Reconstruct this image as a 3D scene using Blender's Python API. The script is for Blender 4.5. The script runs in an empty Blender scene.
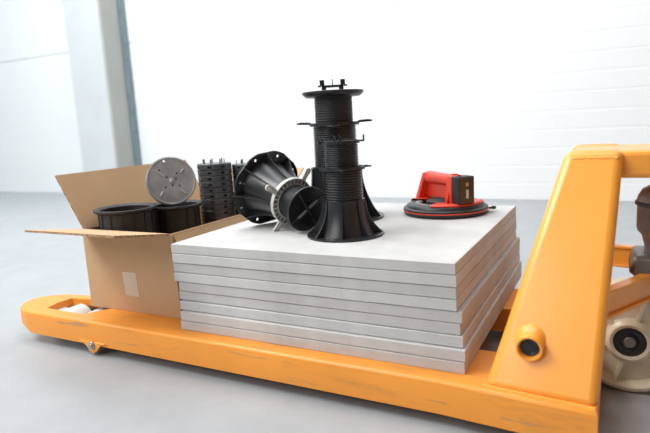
import bpy, bmesh, math, random
from mathutils import Vector, Matrix
random.seed(7)
S = bpy.context.scene
C = S.collection
PI = math.pi

# ------------------------------------------------------------------ camera
RIGHT = Vector((0.886, 0.46058, -0.053568)); DOWN = Vector((0.029853, -0.171947, -0.984654)); FWD = Vector((-0.462723, 0.870804, -0.166094))
cam_d = bpy.data.cameras.new('camera'); cam = bpy.data.objects.new('camera', cam_d); C.objects.link(cam)
cam.matrix_world = Matrix((
    (RIGHT.x, -DOWN.x, -FWD.x, 0.82659), (RIGHT.y, -DOWN.y, -FWD.y, -0.86001),
    (RIGHT.z, -DOWN.z, -FWD.z, 0.41619), (0, 0, 0, 1)))
cam_d.sensor_width = 36; cam_d.lens = 36 * 558.2779 / 650
cam_d.clip_start = .02; cam_d.clip_end = 100
cam_d.dof.use_dof = True; cam_d.dof.focus_distance = 1.13; cam_d.dof.aperture_fstop = 3.6
S.camera = cam

# ------------------------------------------------------------------ world, lamps, exposure
S.view_settings.view_transform = 'Standard'; S.view_settings.look = 'None'
S.view_settings.gamma = 1; S.view_settings.use_curve_mapping = False
S.view_settings.exposure = 0.34
W = bpy.data.worlds.new('hall daylight'); S.world = W; W.use_nodes = True
bg = W.node_tree.nodes['Background']; bg.inputs[0].default_value = (.86, .94, 1, 1); bg.inputs[1].default_value = .85

def area(name, loc, target, size, size_y, power, col):
    l = bpy.data.lights.new(name, 'AREA'); l.shape = 'RECTANGLE'; l.size = size; l.size_y = size_y
    l.energy = power; l.color = col
    o = bpy.data.objects.new(name, l); C.objects.link(o); o.location = loc
    o.rotation_euler = (Vector(target) - Vector(loc)).to_track_quat('-Z', 'Y').to_euler()
    return o
area('skylight_left', (-2.2, -1.0, 3.4), (.1, .3, 0), 2.6, 1.6, 128, (1, .99, .97))
area('front_fill_light', (-1.2, -3.6, 2.4), (.2, .2, .1), 2.2, 1.6, 50, (1, .99, .97))  # added fill from front left, brightens box front and leg; no window there
area('wall_fill_light', (-.6, .9, 3.6), (-.3, 2.3, .4), 5.0, .9, 72, (.97, .99, 1))  # added fill that pushes the back wall towards white

# ------------------------------------------------------------------ materials
def ramp(nt, fac, stops):
    r = nt.nodes.new('ShaderNodeValToRGB'); e = r.color_ramp.elements
    e[0].position, e[0].color = stops[0][0], (*stops[0][1], 1)
    e[1].position, e[1].color = stops[-1][0], (*stops[-1][1], 1)
    for p, c in stops[1:-1]:
        n = e.new(p); n.color = (*c, 1)
    nt.links.new(fac, r.inputs[0]); return r.outputs[0]
def noise(nt, scale, detail=4, rough=.55, stretch=(1, 1, 1)):
    t = nt.nodes.new('ShaderNodeTexCoord'); m = nt.nodes.new('ShaderNodeMapping'); m.inputs['Scale'].default_value = stretch
    n = nt.nodes.new('ShaderNodeTexNoise'); n.inputs['Scale'].default_value = scale
    n.inputs['Detail'].default_value = detail; n.inputs['Roughness'].default_value = rough
    nt.links.new(t.outputs['Object'], m.inputs[0]); nt.links.new(m.outputs[0], n.inputs['Vector'])
    return n.outputs['Fac']
def mix(nt, f, a, b):
    m = nt.nodes.new('ShaderNodeMix'); m.data_type = 'RGBA'
    for s, v in ((0, f), (6, a), (7, b)):
        if isinstance(v, (tuple, float, int)): m.inputs[s].default_value = (*v, 1) if isinstance(v, tuple) else v
        else: nt.links.new(v, m.inputs[s])
    return m.outputs[2]
def mat(name, col, rough=.5, metal=0, var=.08, vscale=12, bump=0, bscale=200, coat=0, stretch=(1, 1, 1), spec=.5):
    m = bpy.data.materials.new(name); m.use_nodes = True; nt = m.node_tree; b = nt.nodes['Principled BSDF']
    lo = tuple(max(0, c * (1 - var)) for c in col); hi = tuple(min(1, c * (1 + var)) for c in col)
    out = ramp(nt, noise(nt, vscale, stretch=stretch), [(.3, lo), (.7, hi)])
    nt.links.new(out, b.inputs['Base Color'])
    b.inputs['Roughness'].default_value = rough; b.inputs['Metallic'].default_value = metal
    b.inputs['Specular IOR Level'].default_value = spec
    if coat: b.inputs['Coat Weight'].default_value = coat; b.inputs['Coat Roughness'].default_value = .15
    if bump:
        bp = nt.nodes.new('ShaderNodeBump'); bp.inputs['Strength'].default_value = bump; bp.inputs['Distance'].default_value = .001
        nt.links.new(noise(nt, bscale), bp.inputs['Height']); nt.links.new(bp.outputs[0], b.inputs['Normal'])
    return m
def recolor(m, fn):
    nt = m.node_tree; b = nt.nodes['Principled BSDF']; cur = b.inputs['Base Color'].links[0].from_socket
    nt.links.new(fn(nt, cur), b.inputs['Base Color']); return m

ORANGE = mat('orange paint', (.96, .385, .05), .34, var=.05, vscale=6, coat=.25, bump=.12, bscale=60)
def wear(nt, cur):
    dirt = ramp(nt, noise(nt, 9, 6, .65, (.6, 3, 3)), [(.54, (0, 0, 0)), (.70, (.4, .4, .4))])
    c = mix(nt, dirt, cur, (.36, .17, .05))
    sc = ramp(nt, noise(nt, 60, 3, .6, (.08, 1.2, 1.2)), [(.62, (0, 0, 0)), (.68, (.7, .7, .7))])
    return mix(nt, sc, c, (.42, .24, .12))
FORKP = recolor(mat('worn orange paint', (.88, .325, .038), .4, var=.06, vscale=6, bump=.15, bscale=60), wear)
SLAB = mat('pale concrete', (.57, .57, .57), .8, var=.11, vscale=9, bump=.35, bscale=380)
SLABM = recolor(SLAB, lambda nt, cur: mix(nt, ramp(nt, noise(nt, 34, 6, .7), [(.5, (0, 0, 0)), (.78, (.5, .5, .5))]), cur, (.47, .465, .46)))
def pervary(nt, cur):
    oi = nt.nodes.new('ShaderNodeObjectInfo'); t = ramp(nt, oi.outputs['Random'], [(0, (.91, .90, .88)), (1, (1.03, 1.03, 1.03))])
    m = nt.nodes.new('ShaderNodeMix'); m.data_type = 'RGBA'; m.blend_type = 'MULTIPLY'; m.inputs[0].default_value = 1
    nt.links.new(cur, m.inputs[6]); nt.links.new(t, m.inputs[7]); return m.outputs[2]
SLABV = recolor(SLABM, pervary)
CARD = mat('brown cardboard', (.56, .37, .21), .85, var=.05, vscale=5, bump=.1, bscale=90)
CARDE = recolor(mat('corrugated board edge', (.50, .33, .19), .9, var=.05), lambda nt, cur: mix(nt, ramp(nt, noise(nt, 260, 0), [(.48, (0, 0, 0)), (.52, (1, 1, 1))]), cur, (.25, .15, .08)))
TAPE = mat('pale parcel tape', (.62, .52, .40), .3, var=.03)
BLACK = mat('black plastic', (.015, .016, .0185), .33, var=.2, vscale=30, bump=.08, bscale=120)
BLACKM = mat('matt black plastic', (.021, .022, .025), .55, var=.2, vscale=30)
HEADM = mat('dark grey head plastic', (.075, .08, .088), .36, var=.2, vscale=30)
GREYP = mat('grey plastic', (.27, .28, .27), .42, var=.1, vscale=25)
LGREY = mat('light grey plastic', (.50, .50, .47), .42, var=.08, vscale=40)
DISCG = mat('scuffed dark grey plastic', (.30, .305, .31), .28, var=.22, vscale=26, bump=.15, bscale=150)
RED = mat('red plastic', (.80, .055, .022), .38, var=.05, vscale=20)
RUBBER = mat('black rubber', (.017, .018, .020), .42, var=.15)
GLINTW = mat('white glint', (.75, .78, .76), .25, var=.05)  # painted highlight colour for the disc slots
BROWNREF = mat('dark casing with brown reflection', (.055, .032, .022), .2, var=.15, vscale=30)  # brown reflection put into the base colour
STEEL = mat('dull cast iron', (.20, .19, .18), .42, metal=.5, var=.25, vscale=18, bump=.5, bscale=90)
PUMPM = mat('brown grey steel', (.21, .195, .19), .34, metal=.45, var=.2, vscale=14, bump=.15, bscale=120)
BOLT = mat('dark bolt steel', (.07, .075, .08), .4, metal=.7, var=.25, vscale=60)
ZINC = mat('zinc bolt', (.45, .46, .48), .35, metal=.8, var=.1)
NYLON = mat('cream nylon', (.72, .67, .50), .4, var=.08, vscale=14, coat=.2)
ROLLW = mat('scuffed white roller', (.66, .67, .66), .5, var=.1, vscale=25)
FLOORM = mat('polished concrete floor', (.34, .362, .38), .45, var=.05, vscale=1.6, bump=.05, bscale=30)
FLOORM = recolor(FLOORM, lambda nt, cur: mix(nt, ramp(nt, noise(nt, 9, 8, .7), [(.35, (0, 0, 0)), (.75, (.6, .6, .6))]), cur, (.44, .46, .475)))
WALLM = mat('white panel coating', (.86, .89, .90), .45, var=.01, vscale=2)
WALLR = mat('brown bounce wall', (.27, .13, .065), .7, var=.2)  # brown chosen so the added wall bounces a brown cast onto the slabs
WALLF = mat('added grey surface', (.22, .22, .22), .8)  # for the unseen front wall and ceiling added to shape the light
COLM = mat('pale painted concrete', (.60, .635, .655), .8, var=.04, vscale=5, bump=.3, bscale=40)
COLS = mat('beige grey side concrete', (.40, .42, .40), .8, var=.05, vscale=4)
TRIMM = mat('blue grey galvanised strip', (.20, .27, .30), .5, metal=.3, var=.15, vscale=20)
STICK = mat('orange sticker', (.55, .25, .08), .4); STICKW = mat('pale sticker', (.5, .5, .52), .4)

# ------------------------------------------------------------------ helpers
def link(name, bm, m, parent=None, loc=(0, 0, 0), rot=None, smooth=35, bevel=0, seg=2, recalc=True):
    if recalc: bmesh.ops.recalc_face_normals(bm, faces=bm.faces)
    me = bpy.data.meshes.new(name); bm.to_mesh(me); bm.free()
    for k in (m if isinstance(m, (list, tuple)) else [m]): me.materials.append(k)
    o = bpy.data.objects.new(name, me); C.objects.link(o)
    if parent: o.parent = parent
    o.location = loc
    if rot is not None:
        if isinstance(rot, Matrix): o.rotation_euler = rot.to_euler()
        else: o.rotation_euler = rot
    if smooth:
        me.shade_smooth(); me.set_sharp_from_angle(angle=math.radians(smooth))
    if bevel:
        b = o.modifiers.new('bevel', 'BEVEL'); b.width = bevel; b.segments = seg; b.limit_method = 'ANGLE'; b.angle_limit = math.radians(40)
        b.harden_normals = False
    return o
def thing(name, label, cat, loc=(0, 0, 0), rot=None, group=None):
    o = bpy.data.objects.new(name, None); C.objects.link(o); o.empty_display_size = .02
    o.location = loc
    if rot is not None: o.rotation_euler = rot.to_euler() if isinstance(rot, Matrix) else rot
    o['label'] = label; o['category'] = cat
    if group: o['group'] = group
    return o
def tag(o, label, cat, group=None):
    o['label'] = label; o['category'] = cat
    if group: o['group'] = group
    return o
def add_box(bm, x0, x1, y0, y1, z0, z1, M=None):
    v = [bm.verts.new((x, y, z)) for x in (x0, x1) for y in (y0, y1) for z in (z0, z1)]
    for f in ((0, 1, 3, 2), (4, 6, 7, 5), (0, 4, 5, 1), (2, 3, 7, 6), (0, 2, 6, 4), (1, 5, 7, 3)): bm.faces.new([v[i] for i in f])
    if M is not None: bmesh.ops.transform(bm, matrix=M, verts=v)
    return v
def add_hex(bm, lo, hi):
    """eight corners: lo[4], hi[4] in the same order"""
    a = [bm.verts.new(p) for p in lo]; b = [bm.verts.new(p) for p in hi]
    bm.faces.new(a[::-1]); bm.faces.new(b)
    for i in range(4): bm.faces.new((a[i], a[(i+1) % 4], b[(i+1) % 4], b[i]))
def add_lathe(bm, prof, n=48, M=None, close=False, a0=0, a1=2*PI):
    full = abs(a1 - a0 - 2*PI) < 1e-6; k = n if full else n + 1
    rows = []
    for r, z in prof:
        if r < 1e-6 : rows.append([bm.verts.new((0, 0, z))])
        else: rows.append([bm.verts.new((r*math.cos(a0 + (a1-a0)*i/n), r*math.sin(a0 + (a1-a0)*i/n), z)) for i in range(k)])
    pairs = list(zip(rows, rows[1:])) + ([(rows[-1], rows[0])] if close else [])
    for A, B in pairs:
        for i in range(n):
            j = (i+1) % k if full else i+1
            if len(A) == 1 and len(B) == 1: continue
            if len(A) == 1: bm.faces.new((A[0], B[j], B[i]))
            elif len(B) == 1: bm.faces.new((A[i], A[j], B[0]))
            else: bm.faces.new((A[i], A[j], B[j], B[i]))
    vs = [v for r in rows for v in r]
    if M is not None: bmesh.ops.transform(bm, matrix=M, verts=vs)
    return vs
def add_cyl(bm, p, q, r, n=20, r2=None):
    p, q = Vector(p), Vector(q); d = q - p
    M = Matrix.Translation(p) @ d.to_track_quat('Z', 'Y').to_matrix().to_4x4()
    return add_lathe(bm, [(0, 0), (r, 0), (r2 if r2 is not None else r, d.length), (0, d.length)], n, M)
def add_plate(bm, outer, holes, z0, z1, M=None):
    """flat plate with real holes, outline lists of (x, y)"""
    tb = bmesh.new(); loops = []
    for lp in [outer] + holes:
        vs = [tb.verts.new((x, y, 0)) for x, y in lp]
        loops.append(vs)
        for i in range(len(vs)): tb.edges.new((vs[i], vs[(i+1) % len(vs)]))
    bmesh.ops.triangle_fill(tb, use_beauty=True, use_dissolve=False, edges=tb.edges[:])
    tb.verts.index_update()
    top = {v.index: bm.verts.new((v.co.x, v.co.y, z1)) for v in tb.verts}
    bot = {v.index: bm.verts.new((v.co.x, v.co.y, z0)) for v in tb.verts}
    for f in tb.faces:
        bm.faces.new([top[v.index] for v in f.verts]); bm.faces.new([bot[v.index] for v in reversed(f.verts)])
    for vs in loops:
        for i in range(len(vs)):
            a, b = vs[i].index, vs[(i+1) % len(vs)].index
            bm.faces.new((top[a], top[b], bot[b], bot[a]))
    new = list(top.values()) + list(bot.values()); tb.free()
    if M is not None: bmesh.ops.transform(bm, matrix=M, verts=new)
    return new
def circle(r, n=24, cx=0, cy=0, a=0): return [(cx + r*math.cos(a + 2*PI*i/n), cy + r*math.sin(a + 2*PI*i/n)) for i in range(n)]
def RZ(a): return Matrix.Rotation(a, 4, 'Z')
def T(x, y, z): return Matrix.Translation((x, y, z))
def struct(o): o['kind'] = 'structure'; return o

FLOOR_Z = -.0785
H = .1836           # top of the slab stack; z = 0 is the top of the forks

# ------------------------------------------------------------------ room
bm = bmesh.new(); add_box(bm, -9, 3.2, -4.2, 2.6, FLOOR_Z - .1, FLOOR_Z)
struct(link('floor', bm, FLOORM, smooth=0))
WY = 2.43
bm = bmesh.new(); add_box(bm, -9, 5, WY + .02, WY + .12, FLOOR_Z, 4.4)
wall = struct(link('wall_back', bm, WALLM, smooth=0))
z = FLOOR_Z
for k, top in enumerate((1.105, 2.205, 3.305, 4.4)):
    prof = []; zz = z + .002; per = (top - z - .008) / round((top - z) / .095)
    n = round((top - z) / .095)
    for i in range(n):
        a = zz + i * per
        prof += [(a, 0), (a + per*.90, 0), (a + per*.95, .0014)]
    prof.append((top - .002, 0))
    bm = bmesh.new()
    rows = [[bm.verts.new((x, WY + d, h)) for x in (-9, 5)] for h, d in [(z + .0018, .012)] + prof + [(top - .0015, .012)]]
    back = [[bm.verts.new((x, WY + .03, h)) for x in (-9, 5)] for h in (prof[0][0], prof[-1][0])]
    for A, B in zip(rows, rows[1:]): bm.faces.new((A[0], A[1], B[1], B[0]))
    bm.faces.new((back[0][0], back[0][1], rows[0][1], rows[0][0])); bm.faces.new((rows[-1][0], rows[-1][1], back[1][1], back[1][0]))
    link('wall_panel', bm, WALLM, wall, smooth=0)
    z = top
bm = bmesh.new(); add_box(bm, -2.965, -2.59, 2.2, 2.43, FLOOR_Z, 4.4)
col = struct(link('trim_1', bm, COLM, smooth=0, bevel=.01)); col['label'] = 'pale square column in front of the white panel wall'
bm = bmesh.new(); add_box(bm, -2.592, -2.57, 2.205, 2.37, FLOOR_Z, 4.4); link('side_face', bm, COLS, col, smooth=0)  # thin sheet, makes the column side darker and beige grey
bm = bmesh.new(); add_box(bm, -2.59, -2.55, 2.372, 2.45, FLOOR_Z, 4.4); link('edge_strip', bm, TRIMM, col, smooth=0, bevel=.003)

bm = bmesh.new(); add_box(bm, 3.2, 3.3, -4.2, 2.6, FLOOR_Z, 4.4); struct(link('added_wall_right', bm, WALLR, smooth=0))  # unseen wall added to hold back light from the right
bm = bmesh.new(); add_box(bm, -9, 3.3, -4.3, -4.2, FLOOR_Z, 4.4); struct(link('added_wall_front', bm, WALLF, smooth=0))  # unseen wall added to darken the side behind the camera
bm = bmesh.new(); add_box(bm, -.3, 3.3, -4.3, 2.6, 4.4, 4.5); struct(link('added_ceiling', bm, WALLF, smooth=0))  # unseen partial roof added so light comes mainly from the left

# ------------------------------------------------------------------ pallet truck
CY = .22
truck = thing('pallet_truck', 'orange hand pallet truck carrying the slab stack and cardboard box', 'pallet truck', (0, 0, 0))
def skirt(bm, pts, depth, inset=.006):
    """rounded edge and side wall round a closed outline; returns inset loop"""
    n = len(pts)
    def nor(i):
        a, b, c = Vector(pts[i-1]), Vector(pts[i]), Vector(pts[(i+1) % n])
        d = ((b-a).normalized() + (c-b).normalized()).normalized(); return Vector((-d.y, d.x))
    def row(off, zf): return [bm.verts.new((pts[i][0] + nor(i).x*off, pts[i][1] + nor(i).y*off, zf(i))) for i in range(n)]
    rows = [row(inset, lambda i: 0), row(.0035, lambda i: -.0008), row(.001, lambda i: -.003), row(0, lambda i: -.006),
            row(0, lambda i: -depth[i]), row(.004, lambda i: -depth[i]), row(.004, lambda i: -.004)]
    for A, B in zip(rows, rows[1:]):
        for i in range(n): bm.faces.new((A[i], A[(i+1) % n], B[(i+1) % n], B[i]))
    return [(v.co.x, v.co.y) for v in rows[0]]
def fork(mirror):
    out = [(.812, -.062), (.812, .103), (-.40, .105), (-.466, .095), (-.506, .074), (-.528, .048), (-.533, .024), (-.525, -.002), (-.506, -.024), (-.476, -.042), (-.440, -.047), (.58, -.044), (.71, -.056)]
    dep = [.054, .054, .056, .042, .022, .011, .007, .009, .018, .036, .054, .058, .056]
    out = [(x, y) for x, y in out]
    out.reverse(); dep.reverse()      # clockwise seen from above -> interior to the left after flip
    # extra points so the nose is round
    hole = [(-.418, -.012), (-.430, .030), (-.426, .066), (-.375, .077), (-.250, .077), (-.250, .04), (-.288, -.013)]
    M = Matrix.Identity(4)
    def ins(pts): return pts
    bm = bmesh.new()
    # make outline counter-clockwise so inward normal = left
    area2 = sum(out[i][0]*out[(i+1) % len(out)][1] - out[(i+1) % len(out)][0]*out[i][1] for i in range(len(out)))
    if area2 < 0: out.reverse(); dep.reverse()
    lp = skirt(bm, out, dep)
    add_plate(bm, lp, [hole], -.005, 0)
    # lip round the roller opening
    for i in range(len(hole)):
        a = Vector(hole[i]); b = Vector(hole[(i+1) % len(hole)])
        v = [bm.verts.new((a.x, a.y, -.005)), bm.verts.new((b.x, b.y, -.005)), bm.verts.new((b.x, b.y, -.018)), bm.verts.new((a.x, a.y, -.018))]
        bm.faces.new(v)
    if mirror: bmesh.ops.transform(bm, matrix=T(0, 2*CY, 0) @ Matrix.Diagonal((1, -1, 1, 1)), verts=bm.verts)
    f = link('fork', bm, FORKP, truck, smooth=40)
    s = -1 if mirror else 1; o = 2*CY if mirror else 0
    Y = lambda y: o + s*y
    # load rollers in the opening
    for rx in (-.380, -.299):
        bm = bmesh.new()
        add_lathe(bm, [(0, -.034), (.012, -.034), (.034, -.034), (.038, -.03), (.038, .03), (.034, .034), (.012, .034), (0, .034)], 28, T(rx, Y(.031), -.0405 - .006) @ Matrix.Rotation(PI/2, 4, 'X'))
        r = link('load_roller', bm, ROLLW, truck, smooth=30)
        bm = bmesh.new(); add_cyl(bm, (rx, Y(-.010), -.0465), (rx, Y(.072), -.0465), .009, 12); link('axle', bm, ZINC, r)
    bm = bmesh.new()
    for y in (-.0085, .0705): add_box(bm, -.40, -.20, Y(y) - .003, Y(y) + .003, -.058, -.022)
    link('roller_arm', bm, BOLT, truck, smooth=0)
    # pivot lug under the side
    bm = bmesh.new()
    lug = [(-.262, -.046), (-.176, -.046), (-.188, -.050), (-.199, -.058), (-.207, -.068), (-.219, -.073), (-.231, -.068), (-.239, -.058), (-.250, -.050)]
    M = Matrix(((1, 0, 0, 0), (0, 0, -1, Y(-.0505)), (0, 1, 0, 0), (0, 0, 0, 1)))
    add_plate(bm, lug, [], -.006, .0005, M)
    lg = link('pivot_lug', bm, ORANGE, truck, smooth=30, bevel=.0015)
    bm = bmesh.new(); add_cyl(bm, (-.219, Y(-.048), -.054), (-.219, Y(-.0545), -.054), .0105, 6); add_cyl(bm, (-.219, Y(-.054), -.054), (-.219, Y(-.057), -.054), .0055, 16)
    link('bolt', bm, ZINC, lg, smooth=30, bevel=.001)
    return f
fork(False); fork(True)

def lerp(a, b, t): return tuple(a[i] + (b[i]-a[i])*t for i in range(3))
def leg(mirror):
    s = -1 if mirror else 1; o = 2*CY if mirror else 0
    P = lambda x, y, z: (x, o + s*y, z)
    bm = bmesh.new()
    th = .032
    lo = [P(.652, -.038, -.003), P(.812, -.050, -.004), P(.812, -.050 + th, -.004), P(.652, -.038 + th, -.004)]
    hi = [P(.750, .122, .3495), P(.834, .122, .3495), P(.834, .122 + th*1.4, .3495), P(.750, .122 + th*1.4, .3495)]
    add_hex(bm, lo, hi)
    l = link('frame_leg', bm, ORANGE, truck, smooth=40, bevel=.0135, seg=5)
    # raised weld line along the foot
    bm = bmesh.new(); add_cyl(bm, P(.650, -.037, .000), P(.808, -.050, -.001), .0035, 10); link('weld_seam', bm, ORANGE, l)
    bm = bmesh.new(); rw = random.Random(3)
    add_lathe(bm, [(0, 0)] + [(.0030 + rw.uniform(-.0007, .0007), .004*i) for i in range(1, 18)] + [(0, .0725)], 10,
              Matrix(((0, 0, 1, .757), (1, 0, 0, P(0, .1185, 0)[1]), (0, 1, 0, .3375), (0, 0, 0, 1))))
    link('weld_seam', bm, ORANGE, l)
    # tube through the leg
    bm = bmesh.new()
    Mt = Matrix(((1, 0, 0, .7165), (0, 0, -s, P(0, -.002, 0)[1]), (0, 1, 0, .066), (0, 0, 0, 1)))
    add_lathe(bm, [(.0150, -.03), (.0150, .0235), (.0165, .026), (.0188, .026), (.0197, .0245), (.0200, .010), (.0215, .006), (.0255, .001), (.030, -.012), (.030, -.03)], 40, Mt, close=True)
    b = link('pivot_tube', bm, ORANGE, l, smooth=50)
    bm = bmesh.new()
    add_lathe(bm, [(0, .014), (.0105, .014), (.012, .0155), (.0152, .0155), (.0152, -.02), (0, -.02)], 30, Mt)
    for k in range(-4, 5): 
        w = math.sqrt(max(0, .0098**2 - (k*.0021)**2)); add_box(bm, -w, w, k*.0021 - .0006, k*.0021 + .0006, .014, .0153, Mt)
    link('threaded_pin', bm, BOLT, b, smooth=40)
    # slanting tie bar to the pump base
    bm = bmesh.new()
    if mirror: a = Vector((.790, .400, .1175)); c = Vector((.950, .372, .1175))
    else: a = Vector((.803, .040, .119)); c = Vector((.892, .200, .121))
    d = (c-a).normalized(); n = Vector((d.y, -d.x, 0)) * .004
    for z0, z1, w in ((-.020, .020, 1.0), (.016, .0215, 2.4), (-.0225, -.017, 2.4)):
        q = [a + n*w, c + n*w, c - n*w, a - n*w]
        add_hex(bm, [(v.x, v.y, v.z + z0) for v in q], [(v.x, v.y, v.z + z1) for v in q])
    link('tie_bar', bm, ORANGE, truck, smooth=0, bevel=.0015)
leg(False); leg(True)
# bridge over the top that carries the pump
bm = bmesh.new()
out = [(.757, .150), (.836, .134), (.99, .150), (1.03, .18), (1.03, .26), (.99, .29), (.836, .306), (.757, .29)]
tp = add_plate(bm, out, [], .3035, .3475)
link('top_bridge', bm, ORANGE, truck, smooth=40, bevel=.008, seg=3)
bm = bmesh.new(); add_lathe(bm, [(0, .352), (.03, .352), (.045, .350), (.048, .347), (0, .347)], 40, T(.93, CY, 0)); link('pump_cap', bm, ORANGE, truck, smooth=40)
# cross member between the heels
bm = bmesh.new(); add_box(bm, .69, .80, .100, 2*CY - .100, -.056, -.004); link('cross_member', bm, FORKP, truck, smooth=0, bevel=.004)
# pump
bm = bmesh.new()
add_lathe(bm, [(0, .30), (.022, .30), (.022, .288), (.030, .284), (.042, .277), (.048, .266), (.051, .256), (.049, .252), (.049, .212), (.047, .205), (.041, .199), (.036, .180), (.036, .14), (0, .14)], 48, T(.906, CY, 0))
pump = link('hydraulic_pump', bm, PUMPM, truck, smooth=35)
bm = bmesh.new(); add_lathe(bm, [(.0495, .258), (.0525, .256), (.0525, .251), (.0495, .249)], 48, T(.906, CY, 0)); link('clamp_band', bm, BOLT, pump)
bm = bmesh.new()
add_hex(bm, [(.872, CY-.040, .118), (.955, CY-.040, .118), (.955, CY+.040, .118), (.872, CY+.040, .118)], [(.848, CY-.052, .142), (.975, CY-.052, .142), (.975, CY+.052, .142), (.848, CY+.052, .142)])
add_hex(bm, [(.848, CY-.052, .142), (.975, CY-.052, .142), (.975, CY+.052, .142), (.848, CY+.052, .142)], [(.854, CY-.046, .169), (.968, CY-.046, .169), (.968, CY+.046, .169), (.854, CY+.046, .169)])
bmesh.ops.remove_doubles(bm, verts=bm.verts, dist=1e-5)
link('pump_base', bm, STEEL, truck, smooth=50, bevel=.006, seg=3)
bm = bmesh.new(); add_hex(bm, [(.838, CY-.003, .006), (.868, CY-.003, .006), (.868, CY+.003, .006), (.838, CY+.003, .006)], [(.875, CY-.003, .125), (.93, CY-.003, .125), (.93, CY+.003, .125), (.875, CY+.003, .125)])
link('steering_stem', bm, STEEL, truck, smooth=40)
bm = bmesh.new(); add_cyl(bm, (.853, CY - .044, .016), (.853, CY + .044, .016), .0095, 20); link('wheel_axle', bm, STEEL, truck, bevel=.001)
for s in (-1, 1):
    Mw = Matrix(((1, 0, 0, .853), (0, 0, s, CY + s*.0045), (0, 1, 0, .0160), (0, 0, 0, 1)))
    bm = bmesh.new()
    R = .094
    add_lathe(bm, [(.026, .004), (.026, .037), (.031, .039), (.036, .036), (.041, .026), (.074, .022), (.082, .033), (.085, .035), (.090, .034), (R, .029), (R, .005), (.090, .0), (.06, 0), (.03, .002)], 64, Mw, close=True)
    for k in range(6):
        add_box(bm, .036, .080, -.003, .003, .020, .032, Mw @ RZ(k*PI/3 + .25))
    w = link('steering_wheel', bm, NYLON, truck, smooth=35)
    bm = bmesh.new(); add_lathe(bm, [(.0095, .006), (.0095, .036), (.013, .037), (.015, .033), (.022, .033), (.0262, .036), (.0262, .006)], 40, Mw, close=True); link('bearing', bm, RUBBER, w)

# ------------------------------------------------------------------ slab stack
PITCH = .0204
offs = {9: (0, 0, 0), 8: (.0015, -.001, .001), 7: (.0008, .0012, -.001), 6: (.001, .0, .0012), 5: (.0095, .002, .0), 4: (.0065, .004, -.004), 3: (.0115, -.002, .002), 2: (.0165, -.009, 0.001), 1: (.0155, -.0095, 0)}
ords = {9: 'top slab of the concrete stack, the pedestals stand on it', 8: 'second slab from the top of the pale concrete stack',
        7: 'third slab from the top of the pale concrete stack', 6: 'fourth slab from the top, last of the flush upper ones in the stack',
        5: 'fifth slab from the top, first one shifted out to the right', 4: 'sixth slab from the top, slightly set back in the concrete stack',
        3: 'third slab from the bottom of the pale concrete stack', 2: 'second slab from the bottom of the pale concrete stack',
        1: 'bottom slab of the concrete stack, lying on the orange forks'}
for k in range(1, 10):
    dx, dy, rz = offs[k]
    bm = bmesh.new(); add_box(bm, 0, .6, 0, .6, 0, .0194)
    bmesh.ops.subdivide_edges(bm, edges=bm.edges[:], cuts=23, use_grid_fill=True)
    rnd = random.Random(k)
    for v in bm.verts:
        onx = v.co.x < 1e-4 or v.co.x > .5999; ony = v.co.y < 1e-4 or v.co.y > .5999; ez = v.co.z < 1e-4 or v.co.z > .0193
        e = (onx or ony) and ez
        if onx: v.co.x += (-1 if v.co.x > .3 else 1) * rnd.uniform(0, .0004)
        if ony: v.co.y += (-1 if v.co.y > .3 else 1) * rnd.uniform(0, .0004)
        if e:
            q = rnd.uniform(.0009, .0019)
            if onx: v.co.x += (-1 if v.co.x > .3 else 1) * q
            if ony: v.co.y += (-1 if v.co.y > .3 else 1) * q
    o = link('concrete_slab', bm, SLABV, None, (dx, dy, (k-1)*PITCH + (0 if k == 1 else .0)), (0, 0, rz), smooth=20)
    tag(o, ords[k], 'slab', 'pale concrete slabs stacked on the pallet truck')

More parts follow.
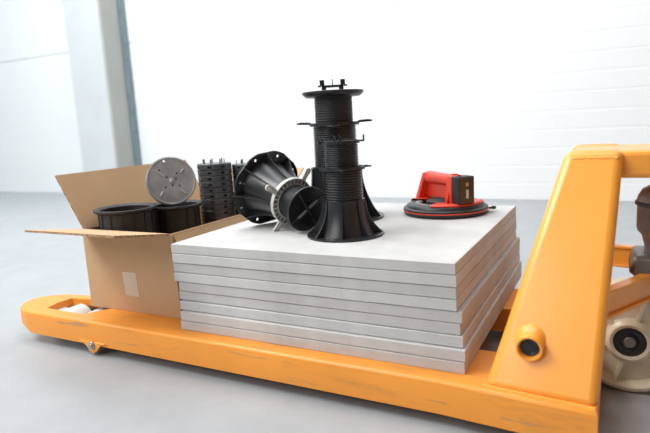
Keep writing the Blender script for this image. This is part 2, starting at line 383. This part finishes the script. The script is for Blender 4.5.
# ------------------------------------------------------------------ pedestals
def thread(bm, r, z0, z1, pitch=.0054, d=.0028, n=72, M=None):
    prof = []; k = max(1, round((z1-z0)/pitch)); p = (z1-z0)/k
    for i in range(k):
        a = z0 + i*p
        prof += [(r-d, a), (r-d, a+p*.38), (r-d*.15, a+p*.46), (r, a+p*.55), (r, a+p*.85), (r-d*.15, a+p*.94)]
    prof.append((r-d, z1))
    add_lathe(bm, [(r-d-.003, z0)] + prof + [(r-d-.003, z1)], n, M, close=True)
lie_ref = [None]
def bell(parent, rb, rn, hb, m, fins=8, phase=0, holes=True, fn=14, rfk=.76, ef=2.2, eb=2.1):
    """flange with holes, flared funnel, fins with concave edges"""
    bm = bmesh.new()
    out = []
    for i in range(96):
        a = 2*PI*i/96; k = ((a - phase)*fins/(2*PI) + .5) % 1 - .5; dl = k*2*PI/fins
        q = min(rb, rb*.972/math.cos(dl)) if parent is lie_ref[0] else rb; out.append((q*math.cos(a), q*math.sin(a)))
    hs = [circle(rn*.86, 48)]
    if holes:
        for f in range(fins):
            a = phase + (f+.5)*2*PI/fins
            hs.append(circle(rb*.042, 12, rb*.88*math.cos(a), rb*.88*math.sin(a)))
            if f % 2:
                c, s = math.cos(a+.02), math.sin(a+.02); rr = rb*.74
                hs.append([(rr*c - s*u + c*w, rr*s + c*u + s*w) for u, w in ((-.0012, -.004), (.0012, -.004), (.0012, .004), (-.0012, .004))])
    add_plate(bm, out, hs, 0, .0035)
    fl = link('base_flange', bm, m, parent, smooth=30)
    bm = bmesh.new(); prof = []
    rf = rb*rfk
    for i in range(fn+1):
        t = i/fn; r = rn + (rf-rn)*(1-t)**eb; prof.append((r, .0034 + t*(hb-.0034)))
    ins = [(r-.0025, z) for r, z in prof][::-1]
    add_lathe(bm, prof + [(rn+.0008, hb), (rn-.003, hb)] + ins, 56, close=True)
    link('flared_collar', bm, m, parent, smooth=40)
    for f in range(fins):
        a = phase + f*2*PI/fins; pts = []
        for i in range(fn+1):
            t = i/fn; pts.append((rn + .0015 + (rb*.955-rn)*(1-t)**ef, .0034 + t*(hb-.004)))
        inner = [(max(rn-.002, rn - .002 + (rf-rn)*(1-i/fn)**eb - .001), .0034 + (i/fn)*(hb-.004)) for i in range(fn+1)]
        bm = bmesh.new(); w = .0011
        rows = [[bm.verts.new((r, y, z)) for (r, z), y in ((inner[i], -w), (pts[i], -w), (pts[i], w), (inner[i], w))] for i in range(fn+1)]
        for A, B in zip(rows, rows[1:]):
            for j in range(4): bm.faces.new((A[j], A[(j+1) % 4], B[(j+1) % 4], B[j]))
        bm.faces.new(rows[0][::-1]); bm.faces.new(rows[-1])
        link('fin', bm, m, parent, rot=(0, 0, a), smooth=30)
def ring_nut(parent, z, ri, ro, ra, m, phase, arms=4, h=.009, hole=False, wave=0):
    bm = bmesh.new()
    add_lathe(bm, [(ri, 0), (ri, h), (ri+.002, h), (ri+.003, h*.15), (ro-.003, h*.15), (ro-.002, h), (ro, h), (ro, 0)], 60, close=True)
    nb = 28
    for k in range(nb): add_box(bm, ri+.001, ro-.001, -.0013, .0013, h*.1, h*.96, RZ(k*2*PI/nb))
    o = link('ring_nut', bm, m, parent, (0, 0, z), smooth=30)
    for k in range(arms):
        bm = bmesh.new(); w0, w1 = (.0060, .0070) if hole else (.016, .0025); L = ra - w1
        ol = [(ro-.003, -w0), (L*.86, -w1*.8)] + [(L + w1*math.cos(t), w1*math.sin(t)) for t in [(-.5+i/8)*PI for i in range(9)]] + [(L*.86, w1*.75), (ro-.003, w0)]
        add_plate(bm, ol, [circle(.0018, 10, L, 0)] if hole else [], h*(.25 if hole else .2), h*.75)
        add_box(bm, ro-.002, L-.004, -.0008, .0008, h*.7, h*.95)
        link('lever_arm', bm, m, o, rot=(0, wave*(1 if k % 2 else -1), phase + k*2*PI/arms), smooth=30, bevel=.0005)
    return o
def head_plate(parent, z, r, m, tabs=4, phase=0, cross=True, name='head_plate'):
    bm = bmesh.new()
    add_lathe(bm, [(0, -.0015), (r-.003, -.0015), (r-.003, -.004), (r, -.004), (r, .002), (r-.002, .0025), (0, .0025)], 56)
    o = link(name, bm, m, parent, (0, 0, z), smooth=30)
    if cross:
        bm = bmesh.new()
        for k in range(2): add_box(bm, -r*.9, r*.9, -.0007, .0007, .002, .0042, RZ(phase + k*PI/2))
        link('cross_rib', bm, m, o, smooth=0)
    return o

pg = 'adjustable plastic pedestals on the top slab'
# front pedestal
front = thing('floor_pedestal', 'shorter black threaded floor pedestal standing nearest on the top slab', 'pedestal', (.325, .1706, H), group=pg)
bell(front, .080, .0435, .0745, BLACK, phase=.35)
bm = bmesh.new(); thread(bm, .0405, .070, .139); thread_lo = link('threaded_tube', bm, BLACK, front, smooth=50)
bm = bmesh.new(); add_box(bm, .0375, .0412, -.003, .003, .0745, .138); link('guide_strip', bm, BLACK, thread_lo, rot=(0, 0, -2.45), smooth=0)
ring_nut(front, .1355, .0405, .047, .060, BLACK, .45, h=.006, wave=.03)
bm = bmesh.new(); thread(bm, .0345, .139, .190, .0042); link('inner_threaded_tube', bm, BLACK, front, smooth=50)
hp = head_plate(front, .1925, .0385, BLACK)
for a in (0.1, PI/2, PI+.1, 3*PI/2):
    bm = bmesh.new(); add_box(bm, .036, .048, -.003, .003, -.002, .0015); link('head_lug', bm, BLACK, hp, rot=(0, 0, a + .52), smooth=0)
for a, rr in ((.55, .0465), (-1.15, .030), (-1.55, .030), (2.1, .036), (3.75, .046), (-2.25, .040)):
    bm = bmesh.new(); add_box(bm, -.0022, .0022, -.0012, .0012, 0, .0105)
    link('spacer_tab', bm, BLACK, hp, (rr*math.cos(a), rr*math.sin(a), .0015), (0, 0, a + PI/2 if rr < .04 else a+1), smooth=0, bevel=.0004)

# rear pedestal
rear = thing('floor_pedestal', 'tallest black floor pedestal standing behind the shorter one, bracket on top', 'pedestal', (.2195, .356, H), group=pg)
bell(rear, .110, .062, .125, BLACK, phase=.15, fn=18)
bm = bmesh.new(); thread(bm, .0525, .118, .2265, .0052); link('threaded_tube', bm, BLACK, rear, smooth=50)
ring_nut(rear, .2235, .0505, .060, .091, BLACK, .42, h=.008, wave=.05)
bm = bmesh.new(); thread(bm, .0458, .226, .292, .0058, .0016); link('inner_threaded_tube', bm, BLACKM, rear, smooth=50)
bm = bmesh.new(); add_lathe(bm, [(0, .291), (.064, .291), (.070, .2955), (.0735, .300), (.0735, .3035), (.071, .3045), (.067, .302), (0, .302)], 64)
hp = link('head_plate', bm, BLACK, rear, smooth=40)
Mh = RZ(.47)
bm = bmesh.new()
for s in (-1, 1): add_box(bm, s*.0205 - .0055, s*.0205 + .0055, -.012, .012, .300, .317, Mh)
add_box(bm, -.026, .026, -.012, .012, .3135, .3185, Mh)
for s in (-1, 1): add_box(bm, s*.031 - .004, s*.031 + .004, -.012, .012, .3155, .3185, Mh)
br = link('joist_bracket', bm, BLACK, hp, smooth=0, bevel=.0005)
for s in (-1, 1):
    bm = bmesh.new(); add_box(bm, s*.0245 - .0055, s*.0245 + .0055, -.010, .010, .318, .331, Mh); link('bracket_block', bm, BLACK, br if False else hp, smooth=0, bevel=.0006)
bm = bmesh.new(); add_box(bm, -.0012, .0012, -.010, .010, .318, .332, Mh); link('bracket_fin', bm, BLACK, hp, smooth=0)

# lying pedestal
n = Vector((.88988, -.38976, -.23705)).normalized(); c0 = Vector((.09151, .23850, .27082 + .0008))
u = Vector((0, 0, 1)).cross(n).normalized(); w = n.cross(u)
lie = thing('floor_pedestal', 'black pedestal lying on its side with a grey four-armed ring nut', 'pedestal', c0,
            Matrix((u, w, n)).transposed(), group=pg)
lie_ref[0] = lie
bell(lie, .090, .0475, .098, BLACK, phase=.10, fn=18, rfk=.74, ef=1.7, eb=1.9)
bm = bmesh.new(); thread(bm, .0385, .090, .156, .0038, .0008); link('threaded_tube', bm, BLACKM, lie, smooth=50)
rn = ring_nut(lie, .097, .0390, .0535, .083, LGREY, 1.05, h=.010, hole=True); rn['label'] = 'grey ring nut with four lever arms'
bm = bmesh.new(); add_lathe(bm, [(0, .154), (.047, .154), (.0505, .156), (.051, .160), (.0495, .1615), (.048, .159), (0, .159)], 64)
hp = link('head_plate', bm, BLACK, lie, smooth=40)
bm = bmesh.new()
for k in range(2): add_box(bm, -.046, .046, -.0010, .0010, .1585, .1620, RZ(.62 + k*PI/2))
link('cross_rib', bm, HEADM, hp, smooth=0)
for s in (-1, 1):
    bm = bmesh.new(); add_box(bm, s*.017 - .0125, s*.017 + .0125, -.0022, .0022, .159, .1640, RZ(.62)); link('raised_bar', bm, GREYP, hp, smooth=0, bevel=.0006)

# ------------------------------------------------------------------ vacuum suction lifter
la = math.radians(-42)
lift = thing('suction_lifter', 'red handled suction lifter with round black cup near the slab edge', 'lifter', (.4545, .470, H), (0, 0, la))
bm = bmesh.new()
add_lathe(bm, [(0, .002), (.085, .0), (.097, .0), (.1005, .004), (.1015, .0085)], 72); add_lathe(bm, [(.1015, .0115), (.1012, .0150), (.098, .0175), (.094, .0180), (.0925, .0225), (.088, .0255), (.080, .0275), (.066, .026), (.055, .021), (0, .020)], 72)
cup = link('suction_cup', bm, RUBBER, lift, smooth=45)
bm = bmesh.new(); add_lathe(bm, [(.0985, .0083), (.1022, .0087), (.1022, .0113), (.0985, .0117)], 72, close=True); link('red_seal_line', bm, RED, cup)
bm = bmesh.new(); add_lathe(bm, [(0, .020), (.046, .020), (.045, .030), (.034, .036), (0, .038)], 40); link('pump_dome', bm, BLACKM, lift)
bm = bmesh.new(); add_lathe(bm, [(.058, .0235), (.062, .027), (.07, .0275), (.074, .026)], 60, close=True); link('grey_rim', bm, GREYP, cup)
# release tab
bm = bmesh.new(); a = math.radians(60); ta = RZ(a)
add_box(bm, .094, .113, -.004, .004, .006, .010, ta); add_lathe(bm, [(0, .005), (.005, .005), (.006, .008), (.005, .012), (0, .012)], 16, ta @ T(.114, 0, 0)); link('release_tab', bm, RUBBER, lift, smooth=40)
# feet: arcs of red plastic on the rim
def foot(a0, a1, nm='red_foot'):
    bm = bmesh.new(); N = 24
    prof = [(.052, .026), (.052, .031), (.086, .0315), (.090, .028), (.088, .024)]
    add_lathe(bm, prof, N, None, close=True, a0=a0, a1=a1)
    return link(nm, bm, RED, lift, smooth=40)
foot(-.95, .95); foot(PI-.65, PI+.65)
# handle: end posts + round grip
def post(xt, xb, wt, wb, tk):
    bm = bmesh.new()
    add_hex(bm, [(xb, -wb, .029), (xb + tk*1.4, -wb, .029), (xb + tk*1.4, wb, .029), (xb, wb, .029)],
                [(xt, -wt, .094), (xt + tk, -wt, .094), (xt + tk, wt, .094), (xt, wt, .094)])
    return link('handle_post', bm, RED, lift, smooth=40, bevel=.003, seg=3)
post(-.078, -.088, .017, .034, .013); post(.041, .037, .021, .026, .019)
bm = bmesh.new(); Mg = Matrix(((0, 0, 1, 0), (0, 1.15, 0, 0), (-1, 0, 0, .081), (0, 0, 0, 1)))
add_lathe(bm, [(0, -.074), (.0165, -.074), (.0160, -.05), (.0148, -.02), (.0150, .02), (.0165, .044), (0, .044)], 32, Mg); link('grip', bm, RED, lift, smooth=50)
bm = bmesh.new()
add_hex(bm, [(-.080, -.010, .033), (-.080, .010, .033), (.040, .010, .033), (.040, -.010, .033)], [(-.068, -.006, .080), (-.068, .006, .080), (.022, .006, .080), (.022, -.006, .080)])
link('grip_web', bm, RED, lift, smooth=0, bevel=.002)
bm = bmesh.new()
for s in (-1, 1):
    add_hex(bm, [(.040, s*.020 - .0025, .03), (.060, s*.034 - .0025, .03), (.060, s*.034 + .0025, .03), (.040, s*.020 + .0025, .03)],
                [(.044, s*.014 - .0025, .075), (.050, s*.014 - .0025, .075), (.050, s*.014 + .0025, .075), (.044, s*.014 + .0025, .075)])
link('post_brace', bm, RED, lift, smooth=0, bevel=.001)
bm = bmesh.new(); add_box(bm, .0600, .0900, -.0215, .0215, .030, .094); pb = link('pump_housing', bm, [BLACKM], lift, smooth=30, bevel=.003, seg=3)
bm = bmesh.new(); add_box(bm, .0900, .0918, -.0190, .0190, .033, .091); fc = link('brown_reflection_cover', bm, BROWNREF, pb, smooth=0, bevel=.0005)  # casing face with its brown reflection painted in
bm = bmesh.new(); add_box(bm, .0916, .0923, -.003, .004, .072, .080); link('orange_sticker', bm, STICK, fc, smooth=0)
bm = bmesh.new(); add_box(bm, .0916, .0923, -.003, .004, .044, .064); link('pale_sticker', bm, STICKW, fc, smooth=0)
bm = bmesh.new(); add_lathe(bm, [(0, .093), (.004, .093), (.004, .0965), (0, .097)], 14, T(.07, -.006, 0)); link('button', bm, BLACKM, pb)

# ------------------------------------------------------------------ cardboard box
X0, X1, Y0, Y1, ZT = -.318, -.035, .040, .517, .193
box = thing('cardboard_box', 'open brown cardboard box of black pedestal parts left of the slabs', 'box', (0, 0, 0))
bm = bmesh.new(); t = .005
o_ = [(X0, Y0), (X1, Y0), (X1, Y1), (X0, Y1)]; i_ = [(X0+t, Y0+t), (X1-t, Y0+t), (X1-t, Y1-t), (X0+t, Y1-t)]
bt = .0
ring = lambda pts, z, dx=0: [bm.verts.new((x*1.0 + (dx if x > -.1 else 0), y, z)) for x, y in pts]
ob = ring(o_, 0.0005, .008); om = ring(o_, .10, .004); ot = ring(o_, ZT); it = ring(i_, ZT); ib = ring(i_, .006, .004)
for A, B in ((ob, om), (om, ot), (ot, it), (it, ib)):
    for k in range(4): bm.faces.new((A[k], A[(k+1) % 4], B[(k+1) % 4], B[k]))
bm.faces.new(ob[::-1]); bm.faces.new(ib)
body = link('box_body', bm, CARD, box, smooth=0)
def flap(name, p, q, out, ang, L, inset=.004, tk=.0045, bend=.02, endfree=(0, 0)):
    """flap hinged on p-q, unfolded towards out, ang above the horizontal"""
    p, q, out = Vector(p), Vector(q), Vector(out); d = (q-p).normalized(); a = math.radians(ang)
    e = out*math.cos(a) + Vector((0, 0, 1))*math.sin(a); nn = d.cross(e).normalized()
    if nn.z < 0: nn = -nn
    bm = bmesh.new()
    P = [p + d*inset, q - d*inset, q - d*(inset+endfree[1]) + e*L, p + d*(inset+endfree[0]) + e*L]
    a1 = [bm.verts.new(v) for v in P]; b1 = [bm.verts.new(v - nn*tk) for v in P]
    f1 = bm.faces.new(a1); f2 = bm.faces.new(b1[::-1]); 
    for k in range(4):
        f = bm.faces.new((a1[k], a1[(k+1) % 4], b1[(k+1) % 4], b1[k])); f.material_index = 1 if k else 0
    return link(name, bm, [CARD, CARDE], box, smooth=0)
flap('front_flap', (X0, Y0+.002, ZT+.001), (X1, Y0+.002, ZT+.001), (0, -1, 0), 10, .152)
flap('left_flap', (X0+.002, Y0, ZT+.001), (X0+.002, Y1, ZT+.001), (-1, 0, 0), 59, .151)
flap('back_flap', (X0, Y1-.002, ZT+.001), (X1, Y1-.002, ZT+.001), (0, 1, 0), 34, .157)
flap('right_flap', (X1-.002, Y0+.003, ZT+.001), (X1-.002, Y1, ZT+.001), (1, 0, 0), -62, .142)
bm = bmesh.new()
fy = Y0 - .0006
tp = [bm.verts.new(v) for v in ((-.199, fy, .096), (-.155, fy, .097), (-.150, fy, .039), (-.194, fy, .040))]
bm.faces.new(tp); r = bmesh.ops.extrude_face_region(bm, geom=bm.faces[:]); bmesh.ops.translate(bm, vec=(0, .0005, 0), verts=[v for v in r['geom'] if isinstance(v, bmesh.types.BMVert)])
link('tape_strip', bm, TAPE, box, smooth=0)

# ---- things in the box
def tube_ring(cx, cy, top, r, label, ph):
    o = thing('plastic_collar', label, 'collar', (cx, cy, .0065), group='black plastic collars in the cardboard box')
    h = top - .0065; bm = bmesh.new()
    rb = r*.84
    add_lathe(bm, [(rb-.003, 0), (rb, 0), (rb, h-.010), (r-.003, h-.007), (r, h-.004), (r, h), (r-.002, h+.001), (rb+.001, h), (rb-.003, h-.003)], 64, close=True)
    link('collar_wall', bm, BLACKM, o, smooth=35)
    for k in range(14):
        bm = bmesh.new(); add_hex(bm, [(rb-.001, -.0012, 0), (rb+.002, -.0012, 0), (rb+.002, .0012, 0), (rb-.001, .0012, 0)], [(rb-.001, -.0012, h-.008), (rb+.002, -.0012, h-.008), (rb+.002, .0012, h-.008), (rb-.001, .0012, h-.008)])
        link('rib', bm, BLACKM, o, rot=(0, 0, ph + k*2*PI/14), smooth=0)
    return o
tube_ring(-.243, .112, .2365, .0745, 'black open-topped collar at the left front of the cardboard box', 0)
tube_ring(-.207, .2480, .2255, .0715, 'black open-topped collar under the standing grey disc', .1)

# grey disc standing on the collars
dc = Vector((-.1965, .2300, .2885)); dn = Vector((.80, -.62, .26)).normalized()
du = Vector((0, 0, 1)).cross(dn).normalized(); dw = dn.cross(du)
disc = thing('grey_disc', 'round dark grey perforated disc standing upright in the cardboard box', 'disc', dc, Matrix((du, dw, dn)).transposed())
bm = bmesh.new(); r = .0635
hs = [circle(.0032, 12, -.012, .053)] + [circle(.0025, 10, x, y) for x, y in ((-.010, .010), (.012, .004), (-.016, -.016), (.002, -.012), (.020, -.014), (.016, .018), (-.027, .030))]
add_plate(bm, circle(r-.004, 64), hs, -.0015, .0015)
add_lathe(bm, [(r-.0045, -.010), (r, -.010), (r, .001), (r-.0035, .0028), (r-.006, .0015), (r-.0045, -.0015)], 72, close=True)
dd = link('disc_plate', bm, DISCG, disc, smooth=35)
bm = bmesh.new(); add_lathe(bm, [(0, -.004), (.043, -.004), (.043, -.006), (0, -.006)], 40); link('hole_shade_plate', bm, RUBBER, disc)  # black sheet added to give the disc holes their dark shade
for x, y, a, l in ((-.026, .021, -.75, .012), (.030, .024, .75, .0055), (-.028, -.031, .95, .0065), (.027, -.031, -.75, .0075)):
    bm = bmesh.new(); add_box(bm, -l, l, -.0014, .0014, 0, .0025); link('slot_glint', bm, GLINTW if l < .007 else LGREY, disc, (x, y, .0015), (0, 0, a), smooth=0, bevel=.0006)  # bright ridges stand in for highlights on the slots
bm = bmesh.new(); add_lathe(bm, [(0, .0015), (.006, .0015), (.005, .004), (.0025, .005), (0, .005)], 20); link('centre_screw', bm, LGREY, disc)
bm = bmesh.new(); add_plate(bm, [(-.008, .034), (.008, .034), (0, .022)], [[(-.0055, .0325), (.0055, .0325), (0, .0245)]], .0014, .0020); link('moulded_triangle', bm, DISCG, disc, smooth=0)
bm = bmesh.new()
for k in range(9): 
    a = PI*1.5 + (k-4)*.16; add_box(bm, r-.022, r-.004, -.0006, .0006, -.001, .0022, RZ(a))
link('stiffener', bm, DISCG, disc, smooth=0)

# stacks of pedestal heads
HP = .0158
def head_mesh(top):
    """drum shaped head, slots in its skirt, pins on top for the top one"""
    bm = bmesh.new(); N = 48; r = .0470; zs = [0, .0035, .0090, .0135]
    slot = lambda i: i % 12 in (1, 2, 7, 8)
    rad = lambda i: r*(1 - .02*(1 + math.cos(8*2*PI*i/N))/2)
    def cell(i, z0, z1):
        a, b = 2*PI*i/N, 2*PI*(i+1)/N; ra, rb_ = rad(i), rad(i+1)
        P = []
        for z in (z0, z1):
            P += [(ra*math.cos(a), ra*math.sin(a), z), (rb_*math.cos(b), rb_*math.sin(b), z), ((rb_-.002)*math.cos(b), (rb_-.002)*math.sin(b), z), ((ra-.002)*math.cos(a), (ra-.002)*math.sin(a), z)]
        add_hex(bm, P[:4], P[4:])
    for i in range(N):
        cell(i, zs[0], zs[1])
        if not slot(i): cell(i, zs[1], zs[2])
        cell(i, zs[2], zs[3])
    add_lathe(bm, [(0, .0115), (r-.001, .0115), (r-.001, .0135), (r-.0025, .0150), (0, .0150)], 40)
    add_lathe(bm, [(r-.014, 0), (r-.012, 0), (r-.012, .012), (r-.014, .012)], 32, close=True)
    return bm
proto = thing('pedestal_head', 'x', 'pedestal head', (0, 0, 0))
pm = head_mesh(False); hd = link('head_drum', pm, HEADM, proto, smooth=35)
pins = []
for k in range(7):
    a = k*2*PI/7 + .5
    bm = bmesh.new(); add_box(bm, -.0011, .0011, -.0016, .0016, 0, .0120); pins.append(link('pin', bm, BLACKM, proto, ((.033 if k % 2 else .028)*math.cos(a), (.033 if k % 2 else .028)*math.sin(a), .0148), (0, 0, a), smooth=0))
num = ['topmost', 'second', 'third', 'fourth', 'fifth', 'sixth', 'seventh', 'eighth', 'ninth', 'tenth']
first = True
for sx, sy, sn, dz, rz0 in ((-.163, .368, 'left', 0, .12), (-.1005, .4400, 'right', .0045, .5)):
    NN = 20
    for k in range(NN):
        if first: root = proto; first = False
        else:
            root = proto.copy(); C.objects.link(root)
            for ch in [hd] + (pins if k == 0 else []):
                c = ch.copy(); c.parent = root; C.objects.link(c)
        zt = .0068 + (NN-1-k)*(HP if sn == 'left' else .0154)
        root.location = (sx + random.uniform(-.0007, .0007), sy + random.uniform(-.0007, .0007), zt); root.rotation_euler = (0, 0, rz0 + random.uniform(-.03, .03))
        if k < 10:
            root['label'] = ('%s black pedestal head of the %s stack in the cardboard box' % (num[k], sn)) if k == 0 else '%s black pedestal head from the top of the %s stack in the box' % (num[k], sn)
            root['group'] = 'stacked black pedestal heads in the box'
        else:
            root['label'] = 'black pedestal head low in the %s stack, down inside the cardboard box' % sn
            root['group'] = 'lower pedestal heads of the %s stack' % sn
